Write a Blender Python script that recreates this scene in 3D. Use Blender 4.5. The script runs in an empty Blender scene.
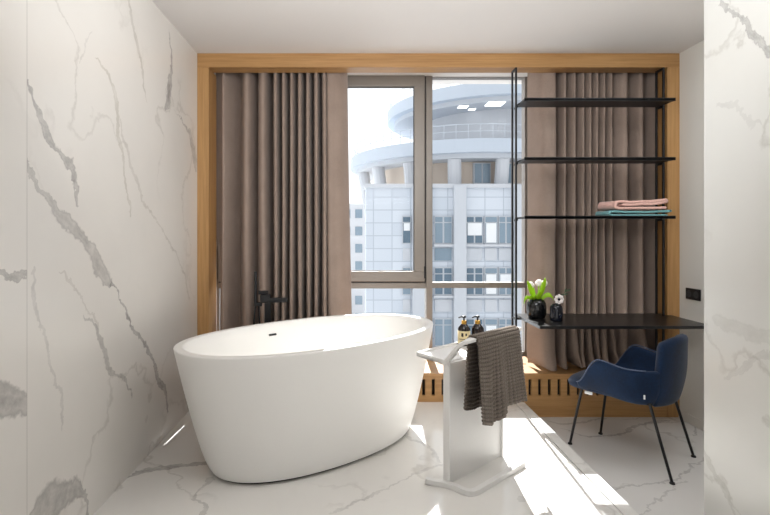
import bpy, bmesh, math, random
from mathutils import Vector, Matrix
random.seed(7)
C = bpy.context.scene.collection
PI = math.pi
EYE = 1.32      # camera height above the lower floor
F = 486.0       # focal length in pixels
VX, VY = 352.0, 234.0   # vanishing point of the room


def P(px, py, y):
    """world point at depth y seen at a pixel of the photograph"""
    return Vector(((px - VX) * y / F, y, EYE - (py - VY) * y / F))


# ------------------------------------------------------------------ materials
def new_mat(name):
    m = bpy.data.materials.new(name)
    m.use_nodes = True
    nt = m.node_tree
    b = nt.nodes['Principled BSDF']
    return m, nt, b


def srgb(r, g, b):
    f = lambda c: (c / 255 / 12.92) if c / 255 <= .04045 else ((c / 255 + .055) / 1.055) ** 2.4
    return (f(r), f(g), f(b), 1)


def simple(name, col, rough=.5, metal=0, noise=0.0, nscale=20, bump=0.0, spec=.5, sheen=0, coat=0, emit=None):
    m, nt, b = new_mat(name)
    b.inputs['Base Color'].default_value = col
    b.inputs['Roughness'].default_value = rough
    b.inputs['Metallic'].default_value = metal
    b.inputs['Specular IOR Level'].default_value = spec
    if sheen:
        b.inputs['Sheen Weight'].default_value = sheen
        b.inputs['Sheen Roughness'].default_value = .4
    if coat:
        b.inputs['Coat Weight'].default_value = coat
        b.inputs['Coat Roughness'].default_value = .05
    tc = nt.nodes.new('ShaderNodeTexCoord')
    n = nt.nodes.new('ShaderNodeTexNoise')
    n.inputs['Scale'].default_value = nscale
    n.inputs['Detail'].default_value = 4
    nt.links.new(tc.outputs['Object'], n.inputs['Vector'])
    if noise:
        mx = nt.nodes.new('ShaderNodeMix'); mx.data_type = 'RGBA'
        mx.inputs['A'].default_value = [c * (1 - noise) for c in col[:3]] + [1]
        mx.inputs['B'].default_value = [min(1, c * (1 + noise)) for c in col[:3]] + [1]
        nt.links.new(n.outputs['Fac'], mx.inputs['Factor'])
        nt.links.new(mx.outputs['Result'], b.inputs['Base Color'])
    if bump:
        bp = nt.nodes.new('ShaderNodeBump')
        bp.inputs['Strength'].default_value = bump
        bp.inputs['Distance'].default_value = .01
        nt.links.new(n.outputs['Fac'], bp.inputs['Height'])
        nt.links.new(bp.outputs['Normal'], b.inputs['Normal'])
    return m


class G:
    """small helper to write node maths"""
    def __init__(s, nt): s.nt = nt

    def m(s, op, a, b=None, c=None, clamp=False):
        n = s.nt.nodes.new('ShaderNodeMath'); n.operation = op; n.use_clamp = clamp
        for i, v in enumerate((a, b, c)):
            if v is None: continue
            if isinstance(v, (int, float)): n.inputs[i].default_value = v
            else: s.nt.links.new(v, n.inputs[i])
        return n.outputs[0]

    def curve(s, x, pts):
        n = s.nt.nodes.new('ShaderNodeFloatCurve')
        cv = n.mapping.curves[0]
        pts = sorted(pts)
        cv.points[0].location = pts[0]; cv.points[1].location = pts[-1]
        for p in pts[1:-1]: cv.points.new(*p)
        for p in cv.points: p.handle_type = 'AUTO_CLAMPED'
        n.mapping.update()
        s.nt.links.new(x, n.inputs['Value'])
        return n.outputs[0]

    def noise(s, vec, scale, detail=3, rough=.5, w=None):
        n = s.nt.nodes.new('ShaderNodeTexNoise')
        n.inputs['Scale'].default_value = scale
        n.inputs['Detail'].default_value = detail
        n.inputs['Roughness'].default_value = rough
        s.nt.links.new(vec, n.inputs['Vector'])
        return n

    def mix(s, fac, a, b):
        n = s.nt.nodes.new('ShaderNodeMix'); n.data_type = 'RGBA'
        for v, k in ((fac, 'Factor'), (a, 'A'), (b, 'B')):
            if isinstance(v, (int, float, tuple)): n.inputs[k].default_value = v
            else: s.nt.links.new(v, n.inputs[k])
        return n.outputs['Result']


def marble(name, axes, veins, base, rough=.2, offset=(0, 0, 0), fine=.35, joints=(), ulim=None, spec=.5):
    """axes: which object coordinates are u and v; each vein: dict(t='v' or 'u', pts=[(u,v,w)..], s=strength, c=colour)
    a vein with t='v' is a curve u(v)."""
    m, nt, b = new_mat(name)
    g = G(nt)
    tc = nt.nodes.new('ShaderNodeTexCoord').outputs['Object']
    mp = nt.nodes.new('ShaderNodeMapping'); mp.inputs['Location'].default_value = offset
    nt.links.new(tc, mp.inputs['Vector'])
    pos = mp.outputs[0]
    d1 = g.noise(pos, 5, 4, .6); d2 = g.noise(pos, 26, 3, .6)
    def addv(v, n, k):
        s1 = nt.nodes.new('ShaderNodeVectorMath'); s1.operation = 'SUBTRACT'
        nt.links.new(n.outputs['Color'], s1.inputs[0]); s1.inputs[1].default_value = (.5, .5, .5)
        s2 = nt.nodes.new('ShaderNodeVectorMath'); s2.operation = 'MULTIPLY_ADD'
        nt.links.new(s1.outputs[0], s2.inputs[0]); s2.inputs[1].default_value = (k, k, k)
        nt.links.new(v, s2.inputs[2])
        return s2.outputs[0]
    dp = addv(addv(tc, d1, .13), d2, .045)
    sp = nt.nodes.new('ShaderNodeSeparateXYZ'); nt.links.new(dp, sp.inputs[0])
    sp0 = nt.nodes.new('ShaderNodeSeparateXYZ'); nt.links.new(tc, sp0.inputs[0])
    u, v = sp.outputs[axes[0]], sp.outputs[axes[1]]
    u0 = sp0.outputs[axes[0]]
    # cloudy body
    cl = g.noise(pos, 1.6, 5, .55)
    clf = g.m('MULTIPLY', g.m('SUBTRACT', cl.outputs['Fac'], .35, clamp=True), 1.1, clamp=True)
    col = g.mix(clf, base, tuple(c * .86 for c in base[:3]) + (1,))
    # fine thin veins everywhere
    rn = g.noise(dp, 1.7, 3, .5)
    ridge = g.m('SUBTRACT', 1, g.m('MULTIPLY', g.m('ABSOLUTE', g.m('SUBTRACT', rn.outputs['Fac'], .5)), 70), clamp=True)
    gate = g.noise(pos, 1.1, 2)
    gt = g.m('MULTIPLY', g.m('SUBTRACT', gate.outputs['Fac'], .47), 7, clamp=True)
    col = g.mix(g.m('MULTIPLY', g.m('MULTIPLY', ridge, gt), fine), col, srgb(140, 132, 122))
    breakup = g.noise(pos, 14, 4, .65)
    bk = g.m('MULTIPLY_ADD', breakup.outputs['Fac'], 1.5, -.15, clamp=True)
    for ve in veins:
        a, t = (u, v) if ve.get('t', 'v') == 'v' else (v, u)
        pts = [(p[0], p[1], p[2]) if ve.get('t', 'v') == 'v' else (p[1], p[0], p[2]) for p in ve['pts']]
        lo, hi = min(p[1] for p in pts), max(p[1] for p in pts)
        al, ah = min(p[0] for p in pts) - .001, max(p[0] for p in pts) + .001
        tn = g.m('DIVIDE', g.m('SUBTRACT', t, lo), hi - lo)
        inside = g.m('MULTIPLY', g.m('GREATER_THAN', tn, 0), g.m('LESS_THAN', tn, 1))
        cc = g.curve(tn, [((p[1] - lo) / (hi - lo), (p[0] - al) / (ah - al)) for p in pts])
        wm = max(p[2] for p in pts)
        ww = g.curve(tn, [((p[1] - lo) / (hi - lo), p[2] / wm) for p in pts])
        dist = g.m('ABSOLUTE', g.m('SUBTRACT', a, g.m('MULTIPLY_ADD', cc, ah - al, al)))
        r = g.m('DIVIDE', dist, g.m('MULTIPLY_ADD', ww, wm, .0015))
        body = g.m('SUBTRACT', 1, g.m('POWER', r, 2.0), clamp=True)
        edge = g.m('SUBTRACT', 1, g.m('MULTIPLY', g.m('ABSOLUTE', g.m('SUBTRACT', r, .8)), 3.2), clamp=True)
        mask = g.m('MULTIPLY', g.m('ADD', g.m('MULTIPLY', body, bk), g.m('MULTIPLY', edge, .45), clamp=True), inside)
        if ulim:      # veins stop at a slab joint
            mask = g.m('MULTIPLY', mask, g.m(ve.get('side', 'GREATER_THAN'), u0, ulim))
        col = g.mix(g.m('MULTIPLY', mask, min(1, ve.get('s', .7) * 1.15)), col, ve.get('c', srgb(128, 124, 122)))
    for ax, val, wd in joints:
        jd = g.m('LESS_THAN', g.m('ABSOLUTE', g.m('SUBTRACT', sp0.outputs[ax], val)), wd)
        col = g.mix(g.m('MULTIPLY', jd, .35), col, srgb(120, 116, 110))
    nt.links.new(col, b.inputs['Base Color'])
    b.inputs['Roughness'].default_value = rough
    b.inputs['Specular IOR Level'].default_value = spec
    return m


def oak(name, grain):
    m, nt, b = new_mat(name)
    g = G(nt)
    tc = nt.nodes.new('ShaderNodeTexCoord').outputs['Object']
    def mapped(sc):
        mp = nt.nodes.new('ShaderNodeMapping')
        s = [sc, sc, sc]; s[grain] = sc * .04
        mp.inputs['Scale'].default_value = s
        nt.links.new(tc, mp.inputs['Vector'])
        return mp.outputs[0]
    n1 = g.noise(mapped(60), 1, 5, .65); n2 = g.noise(mapped(9), 1, 3)
    f = g.m('ADD', g.m('MULTIPLY', n1.outputs['Fac'], .6), g.m('MULTIPLY', n2.outputs['Fac'], .4))
    f = g.m('MULTIPLY', g.m('SUBTRACT', f, .3), 2.4, clamp=True)
    col = g.mix(f, srgb(146, 103, 57), srgb(196, 153, 100))
    nt.links.new(col, b.inputs['Base Color'])
    b.inputs['Roughness'].default_value = .42
    bp = nt.nodes.new('ShaderNodeBump'); bp.inputs['Strength'].default_value = .12; bp.inputs['Distance'].default_value = .003
    nt.links.new(n1.outputs['Fac'], bp.inputs['Height']); nt.links.new(bp.outputs[0], b.inputs['Normal'])
    return m


def fabric(name, c1, c2, scale=260, bump=.3, rough=.95, sheen=.2, big=0.0):
    m, nt, b = new_mat(name)
    g = G(nt)
    tc = nt.nodes.new('ShaderNodeTexCoord').outputs['Object']
    n1 = g.noise(tc, scale, 2, .7); n2 = g.noise(tc, 7, 3)
    f = g.m('ADD', g.m('MULTIPLY', n1.outputs['Fac'], 1 - big), g.m('MULTIPLY', n2.outputs['Fac'], big))
    f = g.m('MULTIPLY', g.m('SUBTRACT', f, .25), 2.0, clamp=True)
    nt.links.new(g.mix(f, c1, c2), b.inputs['Base Color'])
    b.inputs['Roughness'].default_value = rough
    b.inputs['Specular IOR Level'].default_value = .2
    b.inputs['Sheen Weight'].default_value = sheen
    bp = nt.nodes.new('ShaderNodeBump'); bp.inputs['Strength'].default_value = bump; bp.inputs['Distance'].default_value = .004
    nt.links.new(n1.outputs['Fac'], bp.inputs['Height']); nt.links.new(bp.outputs[0], b.inputs['Normal'])
    return m


def glass_mat(name, tint=(1, 1, 1, 1), refl=.07):
    m, nt, b = new_mat(name)
    nt.nodes.remove(b)
    out = nt.nodes['Material Output']
    tr = nt.nodes.new('ShaderNodeBsdfTransparent'); tr.inputs[0].default_value = tint
    gl = nt.nodes.new('ShaderNodeBsdfGlossy'); gl.inputs['Roughness'].default_value = .02
    fr = nt.nodes.new('ShaderNodeLayerWeight'); fr.inputs['Blend'].default_value = .15
    mu = nt.nodes.new('ShaderNodeMath'); mu.operation = 'MULTIPLY_ADD'; mu.inputs[1].default_value = .4; mu.inputs[2].default_value = refl * .4
    nt.links.new(fr.outputs['Fresnel'], mu.inputs[0])
    mx = nt.nodes.new('ShaderNodeMixShader')
    nt.links.new(mu.outputs[0], mx.inputs[0]); nt.links.new(tr.outputs[0], mx.inputs[1]); nt.links.new(gl.outputs[0], mx.inputs[2])
    nt.links.new(mx.outputs[0], out.inputs['Surface'])
    return m


def wl(px, py, w=.02):      # photo pixel -> (Y, Z, width) on the left wall
    y = 1.115 * F / (VX - px)
    return (y, EYE - (py - VY) * y / F, w)


def fl(px, py, w=.02, eye=1.21):   # photo pixel -> (X, Y, width) on a floor
    y = eye * F / (py - VY)
    return ((px - VX) * y / F, y, w)


wall_veins = [
    dict(pts=[wl(28, 84, .008), wl(44, 122, .02), wl(55, 145, .035), wl(68, 157, .028), wl(76, 180, .012), wl(79, 206, .006)], s=.75),
    dict(pts=[wl(20, 160, .012), wl(40, 188, .02), wl(54, 206, .035), wl(68, 222, .055), wl(86, 244, .055), wl(99, 268, .06), wl(107, 281, .05), wl(109, 284, .004)], s=.62),
    dict(pts=[wl(110, 280, .008), wl(117, 291, .006), wl(129, 319, .012), wl(142, 341, .018), wl(152, 362, .016), wl(161, 384, .03), wl(166, 400, .016), wl(168, 415, .006)], s=.8),
    dict(pts=[wl(95, 56, .012), wl(112, 86, .022), wl(119, 128, .012), wl(124, 172, .012), wl(131, 215, .006)], s=.42, c=srgb(150, 142, 120)),
    dict(pts=[wl(120, 120, .006), wl(134, 175, .014), wl(150, 210, .01), wl(165, 235, .014), wl(183, 270, .012), wl(190, 300, .006)], s=.35, c=srgb(150, 140, 128)),
    dict(pts=[wl(170, 32, .004), wl(171, 60, .012), wl(169, 84, .035), wl(167, 100, .04), wl(165, 108, .006)], s=.75),
    dict(pts=[wl(173, 110, .006), wl(182, 121, .02), wl(190, 134, .05), wl(194, 152, .045), wl(196, 172, .008)], s=.55),
    dict(pts=[wl(124, -20, .01), wl(130, 10, .016), wl(137, 41, .016), wl(145, 87, .008), wl(148, 100, .003)], s=.45, c=srgb(150, 142, 126)),
    dict(pts=[wl(84, 314, .004), wl(97, 334, .014), wl(103, 352, .02), wl(108, 369, .022), wl(120, 378, .016), wl(129, 391, .006), wl(132, 402, .003)], s=.6),
    dict(pts=[wl(60, 268, .004), wl(72, 285, .01), wl(86, 305, .006), wl(98, 330, .006)], s=.35, c=srgb(150, 140, 130)),
    dict(pts=[wl(33, 270, .004), wl(36, 300, .008), wl(48, 350, .006), wl(60, 400, .008), wl(62, 430, .003)], s=.3),
    dict(pts=[wl(30, 530, .03), wl(45, 505, .06), wl(62, 494, .055), wl(78, 488, .04), wl(90, 520, .02)], t='u', s=.7),
    dict(pts=[wl(92, 30, .002), wl(86, 40, .006), wl(78, 62, .004)], s=.25),
    dict(pts=[wl(-30, 385, .06), wl(0, 398, .06), wl(14, 402, .055), wl(28, 405, .04), wl(40, 405, .03)], t='u', s=.7, side='LESS_THAN'),
    dict(pts=[wl(-30, 262, .01), wl(0, 271, .012), wl(14, 278, .014), wl(30, 277, .008), wl(40, 277, .005)], t='u', s=.7, side='LESS_THAN'),
]
YJ = wl(27, 0)[0]      # joint between the two wall slabs
M_wall = marble('left_wall_marble', (1, 2), wall_veins, srgb(229, 225, 219), .22, joints=((1, YJ, .0018),), ulim=YJ, fine=.25)

floor_veins = [
    dict(pts=[fl(95, 500, .01), fl(123, 480, .02), fl(140, 472, .028), fl(162, 468, .03), fl(185, 464, .016), fl(210, 462, .02)], t='u', s=.75),
    dict(pts=[fl(212, 476, .015), fl(200, 490, .006), fl(204, 510, .012), fl(190, 530, .01)], s=.5),
    dict(pts=[fl(330, 512, .006), fl(372, 496, .01), fl(400, 482, .006), fl(425, 470, .01), fl(452, 462, .006)], t='u', s=.35),
    dict(pts=[fl(400, 428, .01), fl(415, 440, .014), fl(428, 446, .014), fl(440, 462, .008)], s=.4),
    dict(pts=[fl(520, 500, .02), fl(560, 505, .02), fl(580, 495, .01), fl(610, 480, .008)], t='u', s=.3),
]
low_veins = [
    dict(pts=[fl(560, 428, 0.0050, 1.32), fl(600, 437, 0.0100, 1.32), fl(626, 431, 0.0140, 1.32), fl(651, 423, 0.0150, 1.32), fl(670, 420, 0.0050, 1.32)], t='u', s=.6),
    dict(pts=[fl(545, 420, 0.0060, 1.32), fl(565, 424, 0.0150, 1.32), fl(590, 421, 0.0100, 1.32), fl(610, 419, 0.0050, 1.32)], t='u', s=.5),
    dict(pts=[fl(600, 490, 0.0030, 1.32), fl(640, 486, 0.0050, 1.32), fl(668, 482, 0.0050, 1.32), fl(690, 470, 0.0075, 1.32), fl(706, 458, 0.0050, 1.32)], t='u', s=.5),
    dict(pts=[fl(697, 424, 0.0030, 1.32), fl(695, 430, 0.0100, 1.32), fl(693, 436, 0.0040, 1.32)], s=.6),
    dict(pts=[fl(640, 515, 0.0030, 1.32), fl(665, 495, 0.0060, 1.32), fl(685, 480, 0.0060, 1.32)], t='u', s=.4),
]
M_floor = marble('platform_marble', (0, 1), floor_veins, srgb(233, 230, 225), .12, fine=.3, spec=.5)
M_low = marble('floor_marble', (0, 1), low_veins, srgb(226, 223, 219), .16, offset=(3, 1, 0), fine=.4)


def rw(px, py, w):     # partition face X = 1.5
    y = 1.5 * F / (px - VX)
    return (y, EYE - (py - VY) * y / F, w)


part_veins = [
    dict(pts=[rw(714, -14, .004), rw(724, 2, .012), rw(738, 14, .014), rw(750, 30, .026), rw(766, 44, .022), rw(784, 50, .012)], t='u', s=.7),
    dict(pts=[rw(704, 445, .016), rw(710, 462, .026), rw(720, 480, .022), rw(730, 497, .02), rw(738, 520, .008)], t='u', s=.42, c=srgb(150, 148, 138)),
    dict(pts=[rw(722, 380, .004), rw(738, 370, .02), rw(752, 362, .02), rw(775, 352, .01)], t='u', s=.25),
    dict(pts=[rw(712, 318, .01), rw(726, 326, .03), rw(745, 332, .03), rw(775, 338, .03)], t='u', s=.3, c=srgb(160, 158, 150)),
    dict(pts=[rw(716, 110, .004), rw(735, 106, .012), rw(748, 120, .008), rw(760, 126, .004)], t='u', s=.2),
]
M_part = marble('partition_marble', (1, 2), part_veins, srgb(214, 213, 208), .25, offset=(0, 5, 2), fine=.3)

M_ceil = simple('ceiling_paint', srgb(226, 222, 219), .9, noise=.01, nscale=3)
M_plaster = simple('plaster_paint', srgb(222, 219, 212), .85, noise=.015, nscale=2)
M_oakx = oak('oak_horizontal', 0)
M_oakz = oak('oak_vertical', 2)
M_alu = simple('bronze_grey_aluminium', srgb(142, 135, 128), .4, .25, noise=.03)
M_gask = simple('window_gasket', srgb(58, 54, 52), .6)
M_glass = glass_mat('window_glass', (.98, .99, 1, 1), 0)
M_black = simple('black_powder_coat', srgb(24, 24, 26), .42, .2, noise=.1, nscale=60)
M_sock = simple('dark_grey_plastic', srgb(58, 58, 60), .5)
M_desk = simple('black_desk_lacquer', srgb(22, 21, 21), .3, 0, noise=.12, nscale=8, spec=.55)
M_tub = simple('white_stone_resin', srgb(238, 236, 232), .38, 0, noise=.006, nscale=4, spec=.45)
M_stand = simple('white_satin_steel', srgb(226, 224, 221), .4, 0, noise=.01)
M_dark = simple('cavity_shade', srgb(34, 30, 27), .8)  # near-black colour standing in for shade in slots, gap and holes
M_velvet = fabric('blue_velvet', srgb(3, 15, 34), srgb(8, 44, 80), 90, .15, .7, .15, .6)
M_curt = fabric('taupe_linen', srgb(132, 115, 105), srgb(174, 155, 142), 320, .3, .95, .1, .25)
M_waffle = fabric('taupe_waffle_cotton', srgb(92, 84, 76), srgb(150, 139, 128), 220, .4, 1, .1, .2)
nt = M_waffle.node_tree; g = G(nt)
uv_ = nt.nodes.new('ShaderNodeUVMap').outputs[0]
sx_ = nt.nodes.new('ShaderNodeSeparateXYZ'); nt.links.new(uv_, sx_.inputs[0])
wa = g.m('ABSOLUTE', g.m('SINE', g.m('MULTIPLY', sx_.outputs[0], PI)))
wb = g.m('ABSOLUTE', g.m('SINE', g.m('MULTIPLY', sx_.outputs[1], PI)))
recess_shade = g.m('SUBTRACT', g.m('ADD', g.m('MULTIPLY', wa, .4), wb), .38, clamp=True)  # waffle recesses coloured darker to imitate shade in the weave
old = nt.nodes['Principled BSDF'].inputs['Base Color'].links[0].from_socket
nt.links.new(g.mix(recess_shade, srgb(78, 69, 62), old), nt.nodes['Principled BSDF'].inputs['Base Color'])
M_pink = fabric('pink_terry', srgb(206, 156, 145), srgb(238, 198, 186), 180, .6, 1, .3, .1)
M_teal = fabric('teal_terry', srgb(84, 138, 142), srgb(132, 184, 186), 180, .6, 1, .3, .1)
M_vase = simple('black_glazed_ceramic', srgb(16, 16, 18), .12, 0, noise=.2, nscale=6)
M_vase2 = simple('dark_blue_glass', srgb(14, 18, 30), .08, 0, noise=.2, nscale=6)
M_leaf = simple('fresh_green_leaf', srgb(150, 196, 22), .45, noise=.25, nscale=30)
M_leafd = simple('dusty_green_leaf', srgb(72, 92, 66), .6, noise=.25, nscale=30)
M_petal = simple('white_petal', srgb(244, 236, 232), .55, noise=.03)
M_seed = simple('black_flower_centre', srgb(20, 18, 24), .8)
M_amber = simple('dark_amber_glass', srgb(30, 22, 22), .12, 0, noise=.1)
M_gold = simple('brass_gold', srgb(206, 160, 78), .3, .9, noise=.05)
M_label = simple('cream_paper', srgb(214, 196, 152), .7, noise=.03)
M_ink = simple('label_ink', srgb(40, 34, 34), .7)
M_rubber = simple('black_rubber', srgb(20, 20, 20), .7)
M_white = simple('white_tag', srgb(235, 235, 235), .8)
M_piping = simple('grey_piping', srgb(84, 96, 122), .5)


# ------------------------------------------------------------------ geometry helpers
def box(bm, x0, x1, y0, y1, z0, z1):
    v = [bm.verts.new((x, y, z)) for x in (x0, x1) for y in (y0, y1) for z in (z0, z1)]
    for f in ((0, 1, 3, 2), (4, 6, 7, 5), (0, 4, 5, 1), (2, 3, 7, 6), (0, 2, 6, 4), (1, 5, 7, 3)):
        bm.faces.new([v[i] for i in f])


def nb(): return bmesh.new()


def bx(*a):
    bm = nb(); box(bm, *a); return bm


def loft(bm, rings, cap0=True, cap1=True, closed=True):
    R = [[bm.verts.new(p) for p in r] for r in rings]
    n = len(R[0])
    for a, b in zip(R, R[1:]):
        for i in range(n if closed else n - 1):
            j = (i + 1) % n
            bm.faces.new((a[i], a[j], b[j], b[i]))
    if closed and cap0: bm.faces.new(R[0][::-1])
    if closed and cap1: bm.faces.new(R[-1])
    return R


def tube(bm, pts, r, n=10):
    pts = [Vector(p) for p in pts]
    rad = r if isinstance(r, (list, tuple)) else [r] * len(pts)
    rings = []
    ref = None
    for i, p in enumerate(pts):
        t = (pts[min(i + 1, len(pts) - 1)] - pts[max(i - 1, 0)]).normalized()
        if ref is None:
            ref = Vector((1, 0, 0)) if abs(t.x) < .8 else Vector((0, 1, 0))
        a = (ref - t * ref.dot(t)).normalized(); ref = a
        b = t.cross(a)
        rings.append([p + (a * math.cos(k * 2 * PI / n) + b * math.sin(k * 2 * PI / n)) * rad[i] for k in range(n)])
    loft(bm, rings)


def lathe(bm, cx, cy, prof, n=32, cap0=True, cap1=True):
    loft(bm, [[Vector((cx + r * math.cos(k * 2 * PI / n), cy + r * math.sin(k * 2 * PI / n), z)) for k in range(n)] for r, z in prof], cap0, cap1)


def spline(pts, n=8):
    """Catmull-Rom through points"""
    pts = [Vector(p) for p in pts]
    out = []
    for i in range(len(pts) - 1):
        p0, p1, p2, p3 = pts[max(i - 1, 0)], pts[i], pts[i + 1], pts[min(i + 2, len(pts) - 1)]
        for k in range(n):
            t = k / n
            out.append(.5 * (2 * p1 + (p2 - p0) * t + (2 * p0 - 5 * p1 + 4 * p2 - p3) * t * t + (3 * p1 - p0 - 3 * p2 + p3) * t ** 3))
    out.append(pts[-1])
    return out


def band(bm, poly, ext, origin=(0, 0, 0)):
    """extrude a closed polygon (list of Vectors) by vector ext"""
    a = [bm.verts.new(p) for p in poly]
    b = [bm.verts.new(Vector(p) + Vector(ext)) for p in poly]
    bm.faces.new(a); bm.faces.new(b[::-1])
    n = len(a)
    for i in range(n):
        bm.faces.new((a[i], b[i], b[(i + 1) % n], a[(i + 1) % n]))


def sm(a, b, x):
    t = max(0, min(1, (x - a) / (b - a))); return t * t * (3 - 2 * t)


def obj(name, bm, mat, parent=None, smooth=False, bevel=0, subsurf=0, solid=0, local=False, seg=2):
    if parent is not None and not local:
        r = parent
        while r.parent: r = r.parent
        bmesh.ops.translate(bm, vec=-r.location, verts=bm.verts[:])
    bmesh.ops.recalc_face_normals(bm, faces=bm.faces[:])
    me = bpy.data.meshes.new(name)
    bm.to_mesh(me); bm.free()
    me.materials.append(mat)
    o = bpy.data.objects.new(name, me); C.objects.link(o)
    if parent is not None: o.parent = parent
    if smooth:
        for p in me.polygons: p.use_smooth = True
    if solid:
        s = o.modifiers.new('s', 'SOLIDIFY'); s.thickness = solid; s.offset = 0
    if bevel:
        s = o.modifiers.new('b', 'BEVEL'); s.width = bevel; s.segments = seg; s.limit_method = 'ANGLE'; s.angle_limit = math.radians(40)
        for p in me.polygons: p.use_smooth = True
        w = o.modifiers.new('w', 'WEIGHTED_NORMAL'); w.keep_sharp = True
    if subsurf:
        s = o.modifiers.new('u', 'SUBSURF'); s.levels = subsurf; s.render_levels = subsurf
    return o


def tag(o, label, cat, group=None):
    o['label'] = label; o['category'] = cat
    if group: o['group'] = group
    return o


def thing(name, label, cat, loc=(0, 0, 0), rz=0, group=None):
    o = bpy.data.objects.new(name, None); C.objects.link(o)
    o.location = loc; o.rotation_euler = (0, 0, rz); o.empty_display_size = .1
    return tag(o, label, cat, group)


def struct(name, bm, mat, parent=None, **k):
    o = obj(name, bm, mat, parent, **k)
    if parent is None: o['kind'] = 'structure'
    return o


# ------------------------------------------------------------------ room shell
XL, XR, YF, YW, ZC, ZP = -1.115, 2.36, 3.5, 4.02, 2.622, .11
YB = -2.4       # open side of the room, behind the camera
struct('floor', bx(XL - .1, XR + .1, YB, YW + .2, -.08, 0), M_low)
struct('floor_platform', bx(XL, 1.166, YB, YF, 0, ZP), M_floor)
struct('trim_1', bx(1.173, 1.24, YB, YF, 0, ZP), M_floor, bevel=.002)       # edge strip of the platform
struct('wall_left', bx(XL - .1, XL, YB, YW + .2, -.08, ZC + .2), M_wall)
struct('wall_right', bx(XR, XR + .1, YB, YW + .2, -.08, ZC + .2), M_plaster)
struct('wall_partition', bx(1.5, 1.64, YB, 2.071, 0, ZC), M_part)
struct('ceiling', bx(XL - .1, XR + .1, YB, YW + .2, ZC, ZC + .2), M_ceil)
bm = nb()
box(bm, 1.49, XR, YW, YW + .14, 0, ZC)
box(bm, XL, 1.49, YW, YW + .14, 0, .30)
struct('wall_back', bm, M_plaster)
struct('baseboard_right', bx(XR - .008, XR, 2.1, YF, 0, .06), M_plaster)

# oak surround of the window niche
bm = nb(); box(bm, XL, XR, YF, YF + .12, 2.52, ZC)
t2 = struct('trim_2', bm, M_oakx, bevel=.002)
bm = nb(); box(bm, XL, -1.032, YF, YF + .20, 0, 2.52); box(bm, 2.272, XR, YF, YF + .12, 0, 2.52)
struct('trim_3', bm, M_oakz, bevel=.002)

# slotted oak radiator cover under the window
rc = thing('radiator_cover', 'long oak radiator cover with a row of upright slots under the window', 'radiator cover', (.6, YF + .25, 0))
bm = nb()
zs0, zs1 = .155, .272
zt = .313
xa, xb = -1.03, 2.27
box(bm, xa, xb, YF + .004, YF + .024, zs1, zt - .022)
box(bm, xa, xb, YF + .004, YF + .024, 0, zs0)
x = xa; k = 0
first = .517 - 22 * .0697
sl = [first + i * .0697 for i in range(0, 49)]
sl = [s for s in sl if s - .011 > xa and s + .011 < xb - .05]
for s in sl:
    box(bm, x, s - .011, YF + .004, YF + .024, zs0, zs1); x = s + .011
box(bm, x, xb, YF + .004, YF + .024, zs0, zs1)
obj('front_panel', bm, M_oakx, rc)
bm = nb()
ya, yb, yc = YF + .0, YF + .255, YF + .275
box(bm, xa, xb, ya, yb, zt - .022, zt); box(bm, xa, xb, yc, YW - .002, zt - .022, zt)
x = xa
for s in [xa + .08 + i * .16 for i in range(20)]:
    box(bm, x, s, yb, yc, zt - .022, zt); x = s + .06
box(bm, x, xb, yb, yc, zt - .022, zt)
obj('top_board', bm, M_oakx, rc)
obj('slot_shade', bx(xa, xb, YF + .06, YF + .08, 0.0, zt - .03), M_dark, rc)  # dark sheet put behind the slots as the shade inside

# ------------------------------------------------------------------ window
def zy(py): return EYE + (VY - py) / 121.0
def xx(px): return (px - VX) / 121.0
win = bpy.data.objects.new('window_1', None); C.objects.link(win); win.location = (.2, YW, zt); win['kind'] = 'structure'
bm = nb()
box(bm, xx(426), xx(432.2), YW - .02, YW + .08, zt, ZC)                 # mullion
box(bm, -1.112, xx(426), YW - .005, YW + .07, zy(288.5), zy(283))
box(bm, xx(432.2), 1.43, YW - .005, YW + .07, zy(288), zy(282.5))
box(bm, -1.115, -1.10, YW, YW + .08, zt, ZC)
box(bm, 1.43, 1.49, YW, YW + .08, zt, ZC)
box(bm, -1.112, 1.49, YW + .005, YW + .08, zt - .013, zt + .03)
box(bm, -1.112, 1.49, YW + .005, YW + .08, zy(77), ZC)
obj('window_frame', bm, M_alu, win, bevel=.003)
bm = nb()
sx0, sx1, sz0, sz1 = -1.10, xx(424.3), zy(281.3), zy(75.5)
box(bm, sx0, sx1, YW - .03, YW + .04, sz0, zy(271)); box(bm, sx0, sx1, YW - .03, YW + .04, zy(87), sz1)
box(bm, sx0, sx0 + .07, YW - .03, YW + .04, zy(271), zy(87)); box(bm, sx1 - .085, sx1, YW - .03, YW + .04, zy(271), zy(87))
sash = obj('sash', bm, M_alu, win, bevel=.004)
bm = nb()
g0, g1, h0, h1 = sx0 + .07, sx1 - .085, zy(271), zy(87)
box(bm, g0, g1, YW - .012, YW + .0, h0, h0 + .006); box(bm, g0, g1, YW - .012, YW + .0, h1 - .006, h1)
box(bm, g0, g0 + .006, YW - .012, YW + .0, h0, h1); box(bm, g1 - .006, g1, YW - .012, YW, h0, h1)
obj('gasket', bm, M_gask, sash)
bm = nb()
box(bm, sx1, xx(426), YW - .012, YW + .02, sz0 - .012, sz1)
box(bm, sx0, sx1, YW - .008, YW + .02, sz0 - .012, sz0)
box(bm, sx0, sx1, YW - .015, YW + .02, sz1, sz1 + .010)
obj('sash_seal', bm, M_gask, win)
obj('hinge', bx(sx1 - .006, sx1 + .008, YW - .036, YW - .02, zy(278), zy(266)), M_black, sash, bevel=.002)
obj('glass_pane', bx(g0, g1, YW + .004, YW + .010, h0, h1), M_glass, win)
obj('glass_pane', bx(xx(432), 1.43, YW + .03, YW + .036, zy(282.5), zy(77)), M_glass, win)
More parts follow.
